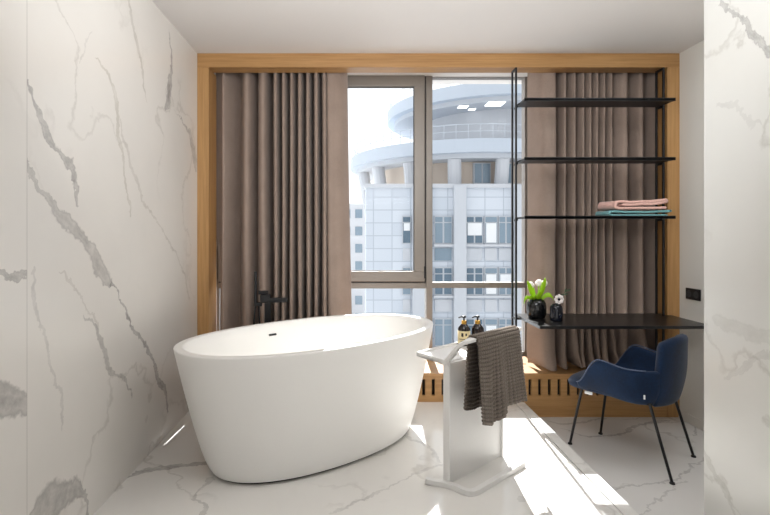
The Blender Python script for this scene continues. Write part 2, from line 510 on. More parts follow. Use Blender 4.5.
obj('glass_pane', bx(xx(432), 1.43, YW + .03, YW + .036, zt + .03, zy(288)), M_glass, win)
obj('glass_pane', bx(-1.10, xx(426), YW + .03, YW + .036, zt + .03, zy(288.5)), M_glass, win)

# ------------------------------------------------------------------ curtains
def curtain(name, label, cols, y0, ztop, zbot, bottom=None, lean=None):
    """cols: list of (x, depth offset) key points, splined; bottom(u, w) gives extra dx, dy near the hem"""
    pl = spline([Vector((x, d, 0)) for x, d in cols], 7)
    bm = nb()
    nz = 46
    rows = []
    for j in range(nz + 1):
        w = j / nz                    # 0 top, 1 hem
        z = ztop + (zbot - ztop) * w
        row = []
        for i, p in enumerate(pl):
            u = i / (len(pl) - 1)
            dx, dy, dz = (bottom(u, w) if bottom else (0, 0, 0))
            amp = 1.95 + .12 * math.sin(3 * w + 5 * u) + .1 * w
            row.append((p.x + dx + .006 * w * math.sin(17 * u + 4 * w), y0 + p.y * amp + .02 + dy, z + dz))
        rows.append(row)
    loft(bm, rows, closed=False)
    o = obj(name, bm, M_curt, smooth=True, solid=.005)
    return tag(o, label, 'curtain', 'floor length taupe curtains')


def cx(px, s=130.): return (px - VX) / s


left_cols = [(-1.006, .0), (-.998, -.03), (cx(226), -.05), (cx(232), .0), (cx(238), .035), (cx(245), -.045), (cx(251), -.05), (cx(256), .03),
             (cx(261), -.05), (cx(267), -.06), (cx(271), .045)]
p = 274.0
while p < 323:
    left_cols += [(cx(p + 1.6), -.055), (cx(p + 4.6), -.06), (cx(p + 6.8), .05)]
    p += 7.9
left_cols += [(cx(327), -.05), (cx(333), -.062), (cx(340), -.05), (cx(345.5), -.012), (cx(347), .02)]


def lb(u, w):
    k = max(0, (u - .75) / .25)
    e = max(0, 1 - u / .035)
    return (.035 * k * w - .05 * e * (1 - sm(.56, .70, w)), 0, 0)


curtain('curtain', 'taupe pleated curtain hanging left of the window, behind the bathtub', left_cols, YF + .25, ZC, .318, lb)

right_cols = [(cx(530.5), .02), (cx(533), -.02), (cx(537), -.06), (cx(545), -.07), (cx(551), -.05), (cx(555.5), .05), (cx(558), -.045), (cx(561), -.05), (cx(564), .03),
              (cx(567), -.05), (cx(570), -.05), (cx(572), .055)]
p = 574.0
while p < 608:
    right_cols += [(cx(p + 1.2), -.05), (cx(p + 3.8), -.055), (cx(p + 5.6), .04)]
    p += 7.0
right_cols += [(cx(612), -.02), (cx(618), -.055), (cx(623), -.04), (cx(628), .045), (cx(634), -.05), (cx(640), -.03), (cx(645), .05), (cx(651), -.05), (cx(657), -.03), (cx(661), .045), (2.335, .03)]


def rb(u, w):
    k = max(0, (w - .80) / .20)
    a = k * k
    fl_ = .10 * a * math.sin(u * 23 + .5) * (1 - u * .5)
    pool = max(0, (w - .955) / .045)
    left = max(0, 1 - u / .35)
    return (-.02 * a * left + .05 * a * math.sin(u * 31) * .5, -.035 * a - .5 * max(0, fl_) * .6 - .03 * pool, .012 * pool * math.sin(u * 60))


curtain('curtain', 'taupe pleated curtain right of the window, behind the black shelves', right_cols, YF + .24, ZC, .334, rb)

# ------------------------------------------------------------------ bathtub
TX, TY, TH = -.19, 2.80, math.radians(37.5)
TA, TB, BA, BB, HT = .81, .425, .635, .325, .762
NR = 96


def tub_ring(a, b, z, n=2.2, ox=0):
    out = []
    for k in range(NR):
        t = 2 * PI * k / NR
        c, s = math.cos(t), math.sin(t)
        u = a * math.copysign(abs(c) ** (2 / n), c) + ox
        v = b * math.copysign(abs(s) ** (2 / n), s)
        out.append(Vector((TX + u * math.cos(TH) - v * math.sin(TH), TY + u * math.sin(TH) + v * math.cos(TH), z)))
    return out


tub = thing('bathtub', 'white freestanding oval bathtub on the marble platform', 'bathtub', (TX, TY, ZP))
bm = nb()
rings = []
z0 = ZP + .012
for t, ins in ((0, .022), (.004, .008), (.014, 0)):
    rings.append(tub_ring(BA - ins, BB - ins, z0 + t))
for i in range(1, 15):
    t = i / 14
    k = t ** .80
    rings.append(tub_ring(BA + (TA - BA) * k, BB + (TB - BB) * k, z0 + .014 + (HT - z0 - .014 - .008) * t))
rings.append(tub_ring(TA - .001, TB - .001, HT - .003))
rings.append(tub_ring(TA - .006, TB - .006, HT))
rings.append(tub_ring(TA - .040, TB - .030, HT))
rings.append(tub_ring(TA - .046, TB - .036, HT - .004))
for i in range(1, 13):
    t = i / 12
    k = t ** 1.25
    rings.append(tub_ring(TA - .05 + (BA - .10 - TA + .05) * k, TB - .04 + (BB - .07 - TB + .04) * k, HT - .01 - (HT - .01 - .27) * t))
rings.append(tub_ring(BA - .13, BB - .10, .258)); rings.append(tub_ring(BA - .2, BB - .15, .252))
rings.append(tub_ring(.08, .06, .25, 2)); rings.append(tub_ring(.02, .02, .25, 2))
loft(bm, rings)
body = obj('tub_body', bm, M_tub, tub, smooth=True)
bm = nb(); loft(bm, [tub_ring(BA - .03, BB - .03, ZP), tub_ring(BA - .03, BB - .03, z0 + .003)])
obj('plinth', bm, M_dark, tub)  # recessed plinth, coloured dark as the shadow gap under the tub
# overflow slot on the far inner wall, and the drain
def tub_pt(u, v): return Vector((TX + u * math.cos(TH) - v * math.sin(TH), TY + u * math.sin(TH) + v * math.cos(TH), 0))
bm = nb()
k = .098 ** 1.25
o1 = tub_pt(-.10, TB - .036 - .028); 
dirx = Vector((math.cos(TH), math.sin(TH), 0)); diry = Vector((-math.sin(TH), math.cos(TH), 0))
zc = HT - .07
pts = []
for (a, b_) in ((-.026, -.006), (.026, -.006), (.026, .006), (-.026, .006)):
    pts.append(o1 + dirx * a + Vector((0, 0, zc + b_)) + diry * (.006 + b_ * .3))
band(bm, pts, diry * .02)
obj('overflow_slot', bm, M_black, tub, bevel=.002)
bm = nb(); lathe(bm, TX, TY, [(.03, .252), (.034, .256), (.03, .259), (.01, .259)], 20)
obj('drain', bm, M_black, tub)

# ------------------------------------------------------------------ tub filler
FY = 3.30
fx = lambda px: (px - VX) * FY / F
fz = lambda py: EYE - (py - VY) * FY / F
fc = thing('bath_tap', 'black floor-standing bath tap with hand shower behind the bathtub', 'tap', (fx(268), FY, ZP))
bm = nb(); box(bm, fx(264.8), fx(271), FY - .02, FY + .02, ZP + .01, fz(301))
obj('column', bm, M_black, fc, bevel=.003)
bm = nb(); lathe(bm, fx(268), FY, [(.06, ZP), (.06, ZP + .012), (.02, ZP + .014)], 24)
obj('base_plate', bm, M_black, fc)
bm = nb(); box(bm, fx(260.5), fx(270.5), FY - .024, FY + .024, fz(302.5), fz(294.5))
hd = obj('tap_body', bm, M_black, fc, bevel=.004)
bm = nb(); box(bm, fx(258.5), fx(268), FY - .016, FY + .016, fz(294.2), fz(290.8))
obj('lever', bm, M_black, fc, bevel=.003)
bm = nb(); box(bm, fx(270), fx(287.5), FY - .022, FY + .022, fz(302.2), fz(297.8))
obj('spout', bm, M_black, fc, bevel=.003)
bm = nb(); tube(bm, [(fx(255.5), FY, fz(305)), (fx(255.5), FY, fz(271.5))], .010, 14)
obj('hand_shower', bm, M_black, fc, smooth=False, bevel=.002)
bm = nb(); box(bm, fx(254), fx(262), FY - .01, FY + .01, fz(306), fz(302.5))
obj('holder', bm, M_black, fc, bevel=.002)
bm = nb(); tube(bm, spline([(fx(255.5), FY, fz(305)), (fx(254.6), FY - .01, fz(318)), (fx(253), FY, fz(345)), (fx(256), FY, fz(368)), (fx(260), FY, fz(368)), (fx(260.5), FY, fz(345)), (fx(259.5), FY, fz(318)), (fx(258.5), FY, fz(304))], 8), .006, 8)
obj('hose', bm, M_black, fc, smooth=True)

# ------------------------------------------------------------------ towel stand
E_ = Vector((.752, .659, 0)); N_ = Vector((.659, -.752, 0))     # along the panel / towards the viewer's right
S0 = Vector((.458, 2.343, 0))
st = thing('towel_stand', 'white metal towel stand with tray on the platform beside the bathtub', 'towel stand', (S0.x + .17, S0.y + .15, ZP))


def sp_(e, n, z): return S0 + E_ * e + N_ * n + Vector((0, 0, z))


bm = nb()
band(bm, [sp_(.008, -.004, ZP + .002), sp_(.468, -.004, ZP + .002), sp_(.468, -.004, .705), sp_(.008, -.004, .705)], N_ * .008)
obj('panel', bm, M_stand, st)
bm = nb()
for e in (0, .462):
    bm = nb()
    band(bm, [sp_(e - .006, -.019, ZP + .0), sp_(e + .006, -.019, ZP + .0), sp_(e + .006, -.019, .70), sp_(e - .006, -.019, .70)], N_ * .038)
    obj('panel_edge', bm, M_stand, st, bevel=.002)
# base: cross bar in front, then arm parallel to the panel
def strip(bm, path, wdt, th):
    """flat bar: path of Vectors; wdt along the horizontal normal, th vertical-ish thickness normal to path"""
    L, R = [], []
    rings = []
    for i, p in enumerate(path):
        t = (path[min(i + 1, len(path) - 1)] - path[max(i - 1, 0)]).normalized()
        side = Vector((0, 0, 1)).cross(t)
        side = side.normalized() if side.length > 1e-4 else N_.copy()
        up = t.cross(side).normalized()
        rings.append([p + side * wdt / 2 - up * th / 2, p + side * wdt / 2 + up * th / 2, p - side * wdt / 2 + up * th / 2, p - side * wdt / 2 - up * th / 2])
    loft(bm, rings)


bm = nb()
zb = ZP + .013
path = [sp_(-.070, -.075, zb + .006), sp_(-.050, -.045, zb), sp_(-.022, 0, zb), sp_(-.006, .05, zb), sp_(-.006, .10, zb), sp_(0, .122, zb), sp_(.014, .136, zb), sp_(.04, .142, zb), sp_(.25, .142, zb), sp_(.455, .142, zb)]
strip(bm, path, .028, .026)
obj('base_bar', bm, M_stand, st, bevel=.003)
bm = nb()
zz = .705
az = zz + .118
top = [sp_(.0, -.02, zz - .01), sp_(.0, .0, zz + .002), sp_(.0, .035, zz + .042), sp_(.0, .062, zz + .078), sp_(.002, .085, zz + .100), sp_(.012, .108, zz + .113), sp_(.035, .116, az), sp_(.06, .117, az), sp_(.25, .117, az), sp_(.455, .117, az)]
strip(bm, top, .034, .018)
obj('towel_arm', bm, M_stand, st, bevel=.003)
bm = nb()
band(bm, [sp_(.022, -.215, zz - .018), sp_(.475, -.215, zz - .018), sp_(.475, .018, zz - .018), sp_(-.008, .018, zz - .018)], Vector((0, 0, .012)))
for q in ([(.022, -.215), (-.008, .018), (.006, .018), (.036, -.215)], [(.461, -.215), (.461, .018), (.475, .018), (.475, -.215)], [(.022, -.215), (.475, -.215), (.475, -.203), (.020, -.203)]):
    band(bm, [sp_(a, b_, zz - .018) for a, b_ in q], Vector((0, 0, .024)))
obj('tray', bm, M_stand, st, bevel=.002)
ZT = zz - .0055

# waffle towel over the arm
bm = nb()
us, L1, L2 = 170, .33, .385       # inner and outer drop
rr = .024
vs = 260
tot = L1 + PI * rr + L2
arm_z = zz + .110
rows = []
uvs = []
WC = .018
for j in range(vs + 1):
    v = j / vs * tot
    row = []
    for i in range(us + 1):
        u = i / us
        s = .045 + .365 * u
        fold = math.sin(u * 16 + .6) * .5 + math.sin(u * 27 + 1.9) * .28
        if v < L1:                    # inner side, from hem up
            d = L1 - v; k = d / L1
            off = -rr - .012 * k + fold * .016 * k - .012 * k
            z = arm_z - d - .02 * k * math.sin(u * 5)
            sh = .02 * k * (u - .5)
        elif v < L1 + PI * rr:
            a = (v - L1) / rr
            off = -rr * math.cos(a); z = arm_z + rr * math.sin(a) * .9; k = 0; sh = 0
        else:
            d = v - L1 - PI * rr; k = d / L2
            kk = k ** .8
            off = rr + .022 * kk + fold * .030 * kk
            low = .045 * max(0, math.cos((u - .26) * 6)) if u < .52 else 0
            z = arm_z - d * (1 + 0) - k * low + k * .022 * u + k * .02
            sh = kk * (.075 * (u - .25)) + k * .02 * math.sin(u * 11)
        wv = (abs(math.sin(PI * v / WC)) + abs(math.sin(PI * (s / WC))))
        nrm = (.009 * (wv - 1.2))
        off2 = off + (nrm if v > L1 + PI * rr / 2 else -nrm)
        row.append(sp_(s + sh, .117 + off2, z + (nrm if L1 < v < L1 + PI * rr else 0)))
    rows.append(row)
loft(bm, rows, closed=False)
uvl = bm.loops.layers.uv.new('UVMap')
bm.verts.index_update()
for f_ in bm.faces:
    for l_ in f_.loops:
        j_, i_ = divmod(l_.vert.index, us + 1)
        l_[uvl].uv = ((.045 + .365 * i_ / us) / WC, j_ / vs * tot / WC)
o = obj('towel', bm, M_waffle, smooth=True, solid=.007)
tag(o, 'taupe waffle towel draped over the arm of the white stand', 'towel')

# soap bottles on the tray
def bottle(e, n, label, with_label):
    c = sp_(e, n, ZT)
    t = thing('soap_bottle', label, 'bottle', c, 0, 'pump bottles on the stand tray')
    bm = nb()
    lathe(bm, c.x, c.y, [(.028, ZT), (.033, ZT + .003), (.034, ZT + .085), (.032, ZT + .096), (.020, ZT + .112), (.013, ZT + .118), (.013, ZT + .124)], 28)
    obj('bottle_body', bm, M_amber, t, smooth=True)
    bm = nb(); lathe(bm, c.x, c.y, [(.0145, ZT + .118), (.0145, ZT + .134), (.012, ZT + .137), (.006, ZT + .137)], 20)
    obj('collar', bm, M_gold, t, smooth=False)
    bm = nb()
    lathe(bm, c.x, c.y, [(.005, ZT + .135), (.005, ZT + .152), (.011, ZT + .153), (.011, ZT + .163), (.006, ZT + .165)], 16)
    tube(bm, [(c.x, c.y, ZT + .159), (c.x - .022, c.y - .012, ZT + .159), (c.x - .034, c.y - .018, ZT + .155)], [.005, .0045, .0035], 8)
    obj('pump', bm, M_black, t, smooth=False)
    if with_label:
        bm = nb()
        def arc(r, a0, a1, za, zb_, th):
            ins = []
            n = 14
            rows = [[Vector((c.x + r * math.cos(a0 + (a1 - a0) * i / n), c.y + r * math.sin(a0 + (a1 - a0) * i / n), z)) for i in range(n + 1)] for z in (za, zb_)]
            loft(bm, rows, closed=False)
        base = math.atan2(-c.y, -c.x)
        arc(.0346, base - 1.35, base + 1.35, ZT + .008, ZT + .082, 0)
        lb_ = obj('paper_label', bm, M_label, t, smooth=True, solid=.0006)
        bm = nb()
        arc(.0353, base - .42, base - .08, ZT + .052, ZT + .072, 0)
        arc(.0353, base + .22, base + .48, ZT + .056, ZT + .070, 0)
        arc(.0353, base - .8, base + .8, ZT + .036, ZT + .039, 0)
        arc(.0353, base - .6, base + .6, ZT + .026, ZT + .028, 0)
        obj('printing', bm, M_ink, lb_, smooth=True, solid=.0004)


bottle(.375, -.172, 'dark pump bottle with a cream paper label on the stand tray', True)
bottle(.437, -.125, 'dark pump bottle without a visible label, second on the stand tray', False)

# ------------------------------------------------------------------ shelving desk
sd = thing('shelving_desk', 'black metal shelving rack with a desk top in front of the right curtain', 'shelving desk', (1.72, 3.4, zt))
PXL, PXR, PY0, PY1, PZ = 1.175, 2.231, 3.482, 3.562, 2.512
DZ = .736
for x in (PXL, PXR):
    bm = nb(); h = .0065
    for y in (PY0, PY1):
        box(bm, x - h, x + h, y - h, y + h, zt, PZ)
    box(bm, x - h, x + h, PY0 + h, PY1 - h, PZ - .013, PZ); box(bm, x - h, x + h, PY0 + h, PY1 - h, zt, zt + .013)
    obj('side_frame', bm, M_black, sd, bevel=.001)
for z in (2.250, 1.842, 1.440):
    bm = nb()
    box(bm, PXL + .009, PXR - .009, 3.335, 3.525, z - .012, z)
    box(bm, PXL + .009, PXR - .009, 3.335, 3.339, z - .016, z + .006)
    sh = obj('shelf', bm, M_black, sd, bevel=.001)
    for x in (PXL + .004, PXR - .010):
        obj('bracket', bx(x, x + .006, 3.47, 3.535, z - .026, z - .012), M_black, sh)
DX0, DX1, DY0, DY1 = 1.192, 2.30, 3.085, 3.575
bm = nb(); box(bm, DX0, DX1, DY0, DY1, DZ - .02, DZ)
obj('desk_top', bm, M_desk, sd, bevel=.0015)
bm = nb(); box(bm, PXL - .004, PXL + .04, PY0 + .01, PY1 - .01, DZ - .032, DZ - .021)
obj('bracket', bm, M_black, sd)

# folded towels
def fold_profile(pts, r):
    """thick open polyline in (x,z) -> closed polygon with round ends"""
    pl = spline([Vector((p[0], 0, p[1])) for p in pts], 8)
    a, b = [], []
    for i, p in enumerate(pl):
        t = (pl[min(i + 1, len(pl) - 1)] - pl[max(i - 1, 0)]).normalized()
        n = Vector((-t.z, 0, t.x))
        a.append(p + n * r); b.append(p - n * r)
    t = (pl[-1] - pl[-2]).normalized(); e1 = [pl[-1] + t * r]
    t = (pl[0] - pl[1]).normalized(); e0 = [pl[0] + t * r]
    return a + e1 + b[::-1] + e0


def folded(name, label, mat, x0, z0, y0, y1, prof, r, shift=0.0, hem=None):
    bm = nb()
    poly = fold_profile(prof, r)
    n = 14
    rings = []
    for j in range(n + 1):
        t = j / n
        e = 1 - .10 * (1 - math.sin(PI * min(1, .12 + t * .76))) * .3
        rings.append([Vector((x0 + p.x + shift * (t - .0) + .003 * math.sin(9 * t + p.x * 20), y0 + (y1 - y0) * t, z0 + p.z + .0015 * math.sin(7 * t + 40 * p.x) * (p.z > .02))) for p in poly])
    loft(bm, rings, cap0=False, cap1=False)
    R0 = [v for v in bm.verts][:len(poly)]; R1 = [v for v in bm.verts][-len(poly):]
    for R in (R0, R1):
        m = (len(poly) - 2) // 2
        for i in range(m - 1):
            bm.faces.new((R[i], R[i + 1], R[2 * m - 1 - i], R[2 * m - i]))
        bm.faces.new((R[m - 1], R[m], R[m + 1])); bm.faces.new((R[0], R[2 * m], R[2 * m + 1]))
    o = obj(name, bm, mat, smooth=True)
    tag(o, label, 'towel', 'folded towels on the shelf')
    return o


SZ = 1.441
folded('folded_towel', 'folded teal towel under the pink one on the lowest shelf', M_teal, 1.765, SZ, 3.345, 3.515,
       [(.40, .008), (.20, .0075), (.04, .008), (.012, .014), (.012, .026), (.035, .0335), (.20, .0295), (.405, .036), (.425, .042)], .0072, -.01)
folded('folded_towel', 'folded pink towel lying on the teal towel on the lowest shelf', M_pink, 1.81, SZ + .047, 3.342, 3.512,
       [(.345, .0125), (.25, .011), (.10, .010), (.02, .012), (.004, .032), (.026, .0535), (.12, .0525), (.26, .0575), (.335, .066), (.352, .062), (.345, .051), (.26, .0405), (.12, .034), (.055, .0335)], .0085, -.035)

# vases and flowers
def leaf_mesh(bm, base, tip, bend, width, n=10):
    base, tip, bend = Vector(base), Vector(tip), Vector(bend)
    rows = []
    mid = (base + tip) / 2 + bend
    ax = (tip - base).normalized()
    side = ax.cross(Vector((0, -1, .2))).normalized()
    for i in range(n + 1):
        t = i / n
        p = base * (1 - t) ** 2 + mid * 2 * t * (1 - t) + tip * t * t
        w = width * math.sin(PI * min(1, .08 + t * .92)) ** .7 * (1 if t < .98 else .2)
        rows.append([p - side * w, p + Vector((0, .006, 0)), p + side * w])
    loft(bm, rows, closed=False)


def tulip(bm, c, h, r, tilt):
    n = 6
    for k in range(n):
        a = k * PI / 3 + .3
        rr_ = r * (1 if k % 2 else .88)
        rows = []
        for i in range(8):
            t = i / 7
            rad = rr_ * math.sin(min(PI * .88, .25 + t * 2.5))
            z = h * t
            w = r * .75 * math.sin(PI * min(1, .15 + .85 * t)) + .0008
            ca, sa = math.cos(a), math.sin(a)
            mid = Vector(c) + Vector((ca * rad, sa * rad, z)) + Vector(tilt) * t
            tan = Vector((-sa, ca, 0)) * w
            rows.append([mid - tan, mid + Vector((ca, sa, 0)) * .15 * w, mid + tan])
        loft(bm, rows, closed=False)


VXc, VYc = 1.285, 3.385
va = thing('flower_vase', 'round black vase of white tulips at the window end of the desk', 'vase', (VXc, VYc, DZ), 0, 'vases on the desk')
bm = nb()
lathe(bm, VXc, VYc, [(.045, DZ), (.056, DZ + .004), (.064, DZ + .03), (.066, DZ + .07), (.062, DZ + .105), (.050, DZ + .126), (.038, DZ + .132), (.036, DZ + .136), (.032, DZ + .136), (.031, DZ + .12), (.05, DZ + .09), (.05, DZ + .02), (.01, DZ + .012)], 36)
obj('vase_body', bm, M_vase, va, smooth=True)
zv = DZ + .115
heads = [((1.243, 3.375, DZ + .205), (-.004, 0, 0)), ((1.292, 3.365, DZ + .222), (.003, 0, 0)), ((1.338, 3.39, DZ + .215), (.006, 0, 0))]
for (c, tl) in heads:
    bm = nb(); tulip(bm, c, .048, .019, tl)
    fo = obj('tulip', bm, M_petal, va, smooth=True, solid=.001)
    bm = nb(); tube(bm, spline([(VXc + (c[0] - VXc) * .3, VYc, DZ + .08), (VXc + (c[0] - VXc) * .6, c[1] + .005, DZ + .14), (c[0], c[1], c[2] + .004)], 6), .0035, 8)
    obj('stem', bm, M_leaf, fo, smooth=True)
for (tip, bend, w) in (((1.205, 3.34, DZ + .262), (-.015, -.02, .03), .017), ((1.325, 3.33, DZ + .285), (.01, -.01, .02), .017), ((1.298, 3.33, DZ + .19), (-.01, -.03, .03), .018),
                       ((1.185, 3.35, DZ + .10), (-.04, -.02, .08), .012), ((1.392, 3.35, DZ + .125), (.015, -.02, .09), .016), ((1.35, 3.42, DZ + .26), (.02, .01, .02), .014),
                       ((1.215, 3.33, DZ + .12), (-.03, -.03, .07), .012), ((1.262, 3.42, DZ + .25), (-.01, .02, .02), .014), ((1.25, 3.325, DZ + .15), (-.02, -.03, .05), .014)):
    bm = nb(); leaf_mesh(bm, (VXc + (tip[0] - VXc) * .15, VYc - .008, zv), tip, bend, w)
    obj('leaf', bm, M_leaf, va, smooth=True, solid=.0012)

V2x, V2y = 1.374, 3.27
vb = thing('flower_vase', 'small dark blue glass vase holding one white anemone on the desk', 'vase', (V2x, V2y, DZ), 0, 'vases on the desk')
bm = nb()
lathe(bm, V2x, V2y, [(.034, DZ), (.040, DZ + .004), (.040, DZ + .02), (.040, DZ + .085), (.036, DZ + .1), (.028, DZ + .106), (.027, DZ + .112), (.023, DZ + .112), (.023, DZ + .1), (.034, DZ + .08), (.034, DZ + .015), (.01, DZ + .012)], 30)
obj('vase_body', bm, M_vase2, vb, smooth=True)
fcn = Vector((1.376, 3.235, DZ + .150))
bm = nb()
for k in range(8):
    a = k * PI / 4
    d = Vector((math.cos(a), -.25 if k % 2 else -.12, math.sin(a)))
    sd_ = Vector((-math.sin(a), 0, math.cos(a)))
    rows = []
    for i in range(7):
        t = i / 6
        w = .013 * math.sin(PI * min(.9, .1 + t * .85)) + .001
        q = fcn + d * (.006 + .027 * t) * Vector((1, 1, 1)).x + Vector((0, -.004 * math.sin(PI * t), 0))
        rows.append([q - sd_ * w, q + Vector((0, .002, 0)), q + sd_ * w])
    loft(bm, rows, closed=False)
an = obj('anemone', bm, M_petal, vb, smooth=True, solid=.001)
bm = nb(); bmesh.ops.create_uvsphere(bm, u_segments=14, v_segments=8, radius=.0085, matrix=Matrix.Translation(fcn + Vector((0, -.006, 0))))
obj('flower_centre', bm, M_seed, an, smooth=True)
bm = nb(); tube(bm, spline([(V2x, V2y, DZ + .03), (V2x, V2y - .004, DZ + .1), fcn + Vector((0, .012, -.012)), fcn + Vector((0, .002, 0))], 5), .0025, 8)
obj('stem', bm, M_leafd, an, smooth=True)
bm = nb()
tube(bm, spline([(V2x + .005, V2y, DZ + .06), (V2x + .018, V2y, DZ + .13), (V2x + .05, V2y + .01, DZ + .175), (V2x + .075, V2y + .01, DZ + .20)], 5), .0018, 6)
for t, s in ((.02, 1), (.035, -1), (.05, 1), (.06, -1), (.07, 1)):
    b0 = Vector((V2x + t, V2y + .006, DZ + .105 + t * 1.35))
    leaf_mesh(bm, b0, b0 + Vector((.018 + .012 * s, -.01, .022 - .012 * s)), (0, 0, .004), .005, 6)
obj('sprig', bm, M_leafd, vb, smooth=True)

# ------------------------------------------------------------------ socket on the right wall
so = thing('wall_socket', 'black double power socket on the right wall above the desk', 'socket', (XR, 3.355, .905))
obj('face_plate', bx(XR - .010, XR, 3.285, 3.425, .865, .943), M_black, so, bevel=.003)
for yy in (3.32, 3.39):
    bm = nb()
    n = 20
    ring = lambda r, x: [Vector((x, yy + r * math.cos(2 * PI * k / n), .904 + r * math.sin(2 * PI * k / n))) for k in range(n)]
    loft(bm, [ring(.024, XR - .010), ring(.024, XR - .0125), ring(.021, XR - .0125), ring(.020, XR - .0108)], True, True)
    s_ = obj('socket_ring', bm, M_sock, so)
    bm = nb()
    for d in (-.009, .009): tube(bm, [(XR - .0112, yy + d, .904), (XR - .0106, yy + d, .904)], .0028, 8)
    obj('pin_hole', bm, M_dark, s_)

# ------------------------------------------------------------------ armchair
CH = Vector((1.68, 2.93, 0)); FD = Vector((-.655, .756, 0))
rz = math.atan2(FD.y, FD.x)       # local +x = forward, +y = chair's left
ch = thing('armchair', 'dark blue velvet armchair with thin black legs at the desk', 'armchair', CH, rz)
# note: local y+ is the chair's left, which is the near side
def U(s):
    """plan of the wrap-around shell, s in -1..1 (right front .. back .. left front)"""
    a = abs(s); sg = 1 if s > 0 else -1
    if a < .45:
        ang = a / .45 * PI / 2
        return Vector((-.055 - .195 * math.cos(ang), sg * .252 * math.sin(ang), 0))
    t = (a - .45) / .55
    return Vector((-.055 + .262 * t, sg * (.252 + .010 * math.sin(PI * t) - .012 * t), 0))


def shell_strip(s0, s1, n, zt_, zb_, lean, nz=8, taper=0):
    bm = nb()
    rows = []
    for j in range(nz + 1):
        v = j / nz
        row = []
        for i in range(n + 1):
            s = s0 + (s1 - s0) * i / n
            p = U(s)
            q0, q1 = U(max(-1, s - .02)), U(min(1, s + .02))
            t = (q1 - q0).normalized(); nrm = Vector((t.y, -t.x, 0))
            if nrm.dot(p) < 0: nrm = -nrm
            z0_, z1_ = zb_(s), zt_(s)
            z = z0_ + (z1_ - z0_) * v
            bulge = -.035 * (1 - min(1, v * 1.7)) ** 2
            p = Vector((p.x, p.y * (1 - taper * max(0, z - .55) / .2), 0))
            row.append(p + nrm * (lean(s) * (z - .42) + bulge) + Vector((0, 0, z)))
        rows.append(row)
    loft(bm, rows, closed=False)
    return bm




arm_top = lambda s: .570 + .026 * sm(.40, .72, abs(s)) - .165 * sm(.70, 1.0, abs(s)) ** 1.2
arm_bot = lambda s: .402 - .03 * (1 - sm(.3, 1, abs(s)))
for sg in (1, -1):
    a0, a1 = .20 * sg, 1.0 * sg
    bm = shell_strip(a0, a1, 22, arm_top, arm_bot, lambda s: .08)
    arm = obj('armrest', bm, M_velvet, ch, smooth=True, solid=.034, subsurf=1, local=True)
    # piping along the rim
    pts = []
    for i in range(23):
        s = a0 + (a1 - a0) * i / 22
        p = U(s); t = (U(min(1, s + .02)) - U(max(-1, s - .02))).normalized(); nrm = Vector((t.y, -t.x, 0))
        if nrm.dot(p) < 0: nrm = -nrm
        z = arm_top(s)
        pts.append(p + nrm * (.08 * (z - .42) + .015) + Vector((0, 0, z + .002)))
    bm = nb(); tube(bm, pts[3:], .0032, 6)
    obj('piping', bm, M_piping, arm, smooth=True, local=True)
back_top = lambda s: .752 - .035 * (abs(s) / .235) ** 3
back_bot = lambda s: .362 + .0 * s
bm = shell_strip(-.235, .235, 20, back_top, back_bot, lambda s: .04, 10, .22)
bk = obj('backrest', bm, M_velvet, ch, smooth=True, solid=.05, subsurf=1, local=True)
# seat
bm = nb()
seatring = []
for (ins, z) in ((.05, .372), (.012, .380), (0, .398), (.0, .412), (.012, .432), (.05, .446), (.14, .450)):
    ring = []
    for k in range(48):
        a = 2 * PI * k / 48
        c, s = math.cos(a), math.sin(a)
        n = 3.2
        fx_ = (.265 - ins) * math.copysign(abs(c) ** (2 / n), c) + .072
        ry_ = (.244 - ins) * math.copysign(abs(s) ** (2 / n), s) * (1 - .10 * max(0, c))
        dz = -.012 * max(0, fx_ - .2) / .1
        ring.append(Vector((fx_, ry_, z + dz)))
    seatring.append(ring)
loft(bm, seatring)
obj('seat', bm, M_velvet, ch, smooth=True, subsurf=1, local=True)
# legs: feet as the photo shows them
inv = Matrix.Rotation(-rz, 3, 'Z')
feet = {'nf': fl(570, 444, 0, 1.32), 'ff': fl(600.5, 434, 0, 1.32), 'nr': fl(672.3, 484, 0, 1.32), 'fr': fl(693.5, 457, 0, 1.32)}
tops = {'nf': (.205, .19, .385), 'ff': (.205, -.19, .385), 'nr': (-.165, .19, .375), 'fr': (-.165, -.19, .375)}
frame_pts = {}
for k in ('nf', 'ff', 'nr', 'fr'):
    f = inv @ (Vector((feet[k][0], feet[k][1], 0)) - CH)
    t = Vector(tops[k])
    bm = nb(); tube(bm, [t + Vector((0, 0, .01)), t, Vector((f.x, f.y, .004))], [.0085, .0085, .0075], 12)
    lg = obj('leg', bm, M_black, ch, smooth=True, local=True)
    bm = nb(); lathe(bm, f.x, f.y, [(.013, 0), (.014, .003), (.012, .009), (.007, .012)], 14)
    obj('foot_glide', bm, M_rubber, lg, local=True)
bm = nb()
c = [Vector(tops[k]) + Vector((0, 0, .004)) for k in ('nf', 'ff', 'fr', 'nr')]
for a, b_ in zip(c, c[1:] + c[:1]): tube(bm, [a, b_], .008, 10)
obj('seat_frame', bm, M_black, ch, smooth=True, local=True)
obj('care_tag', bx(.14, .185, .20, .202, .356, .374), M_white, ch, local=True)
q = U(.30)
obj('seam_tag', bx(q.x - .004, q.x + .004, q.y + .018, q.y + .022, .415, .438), M_white, ch, local=True)

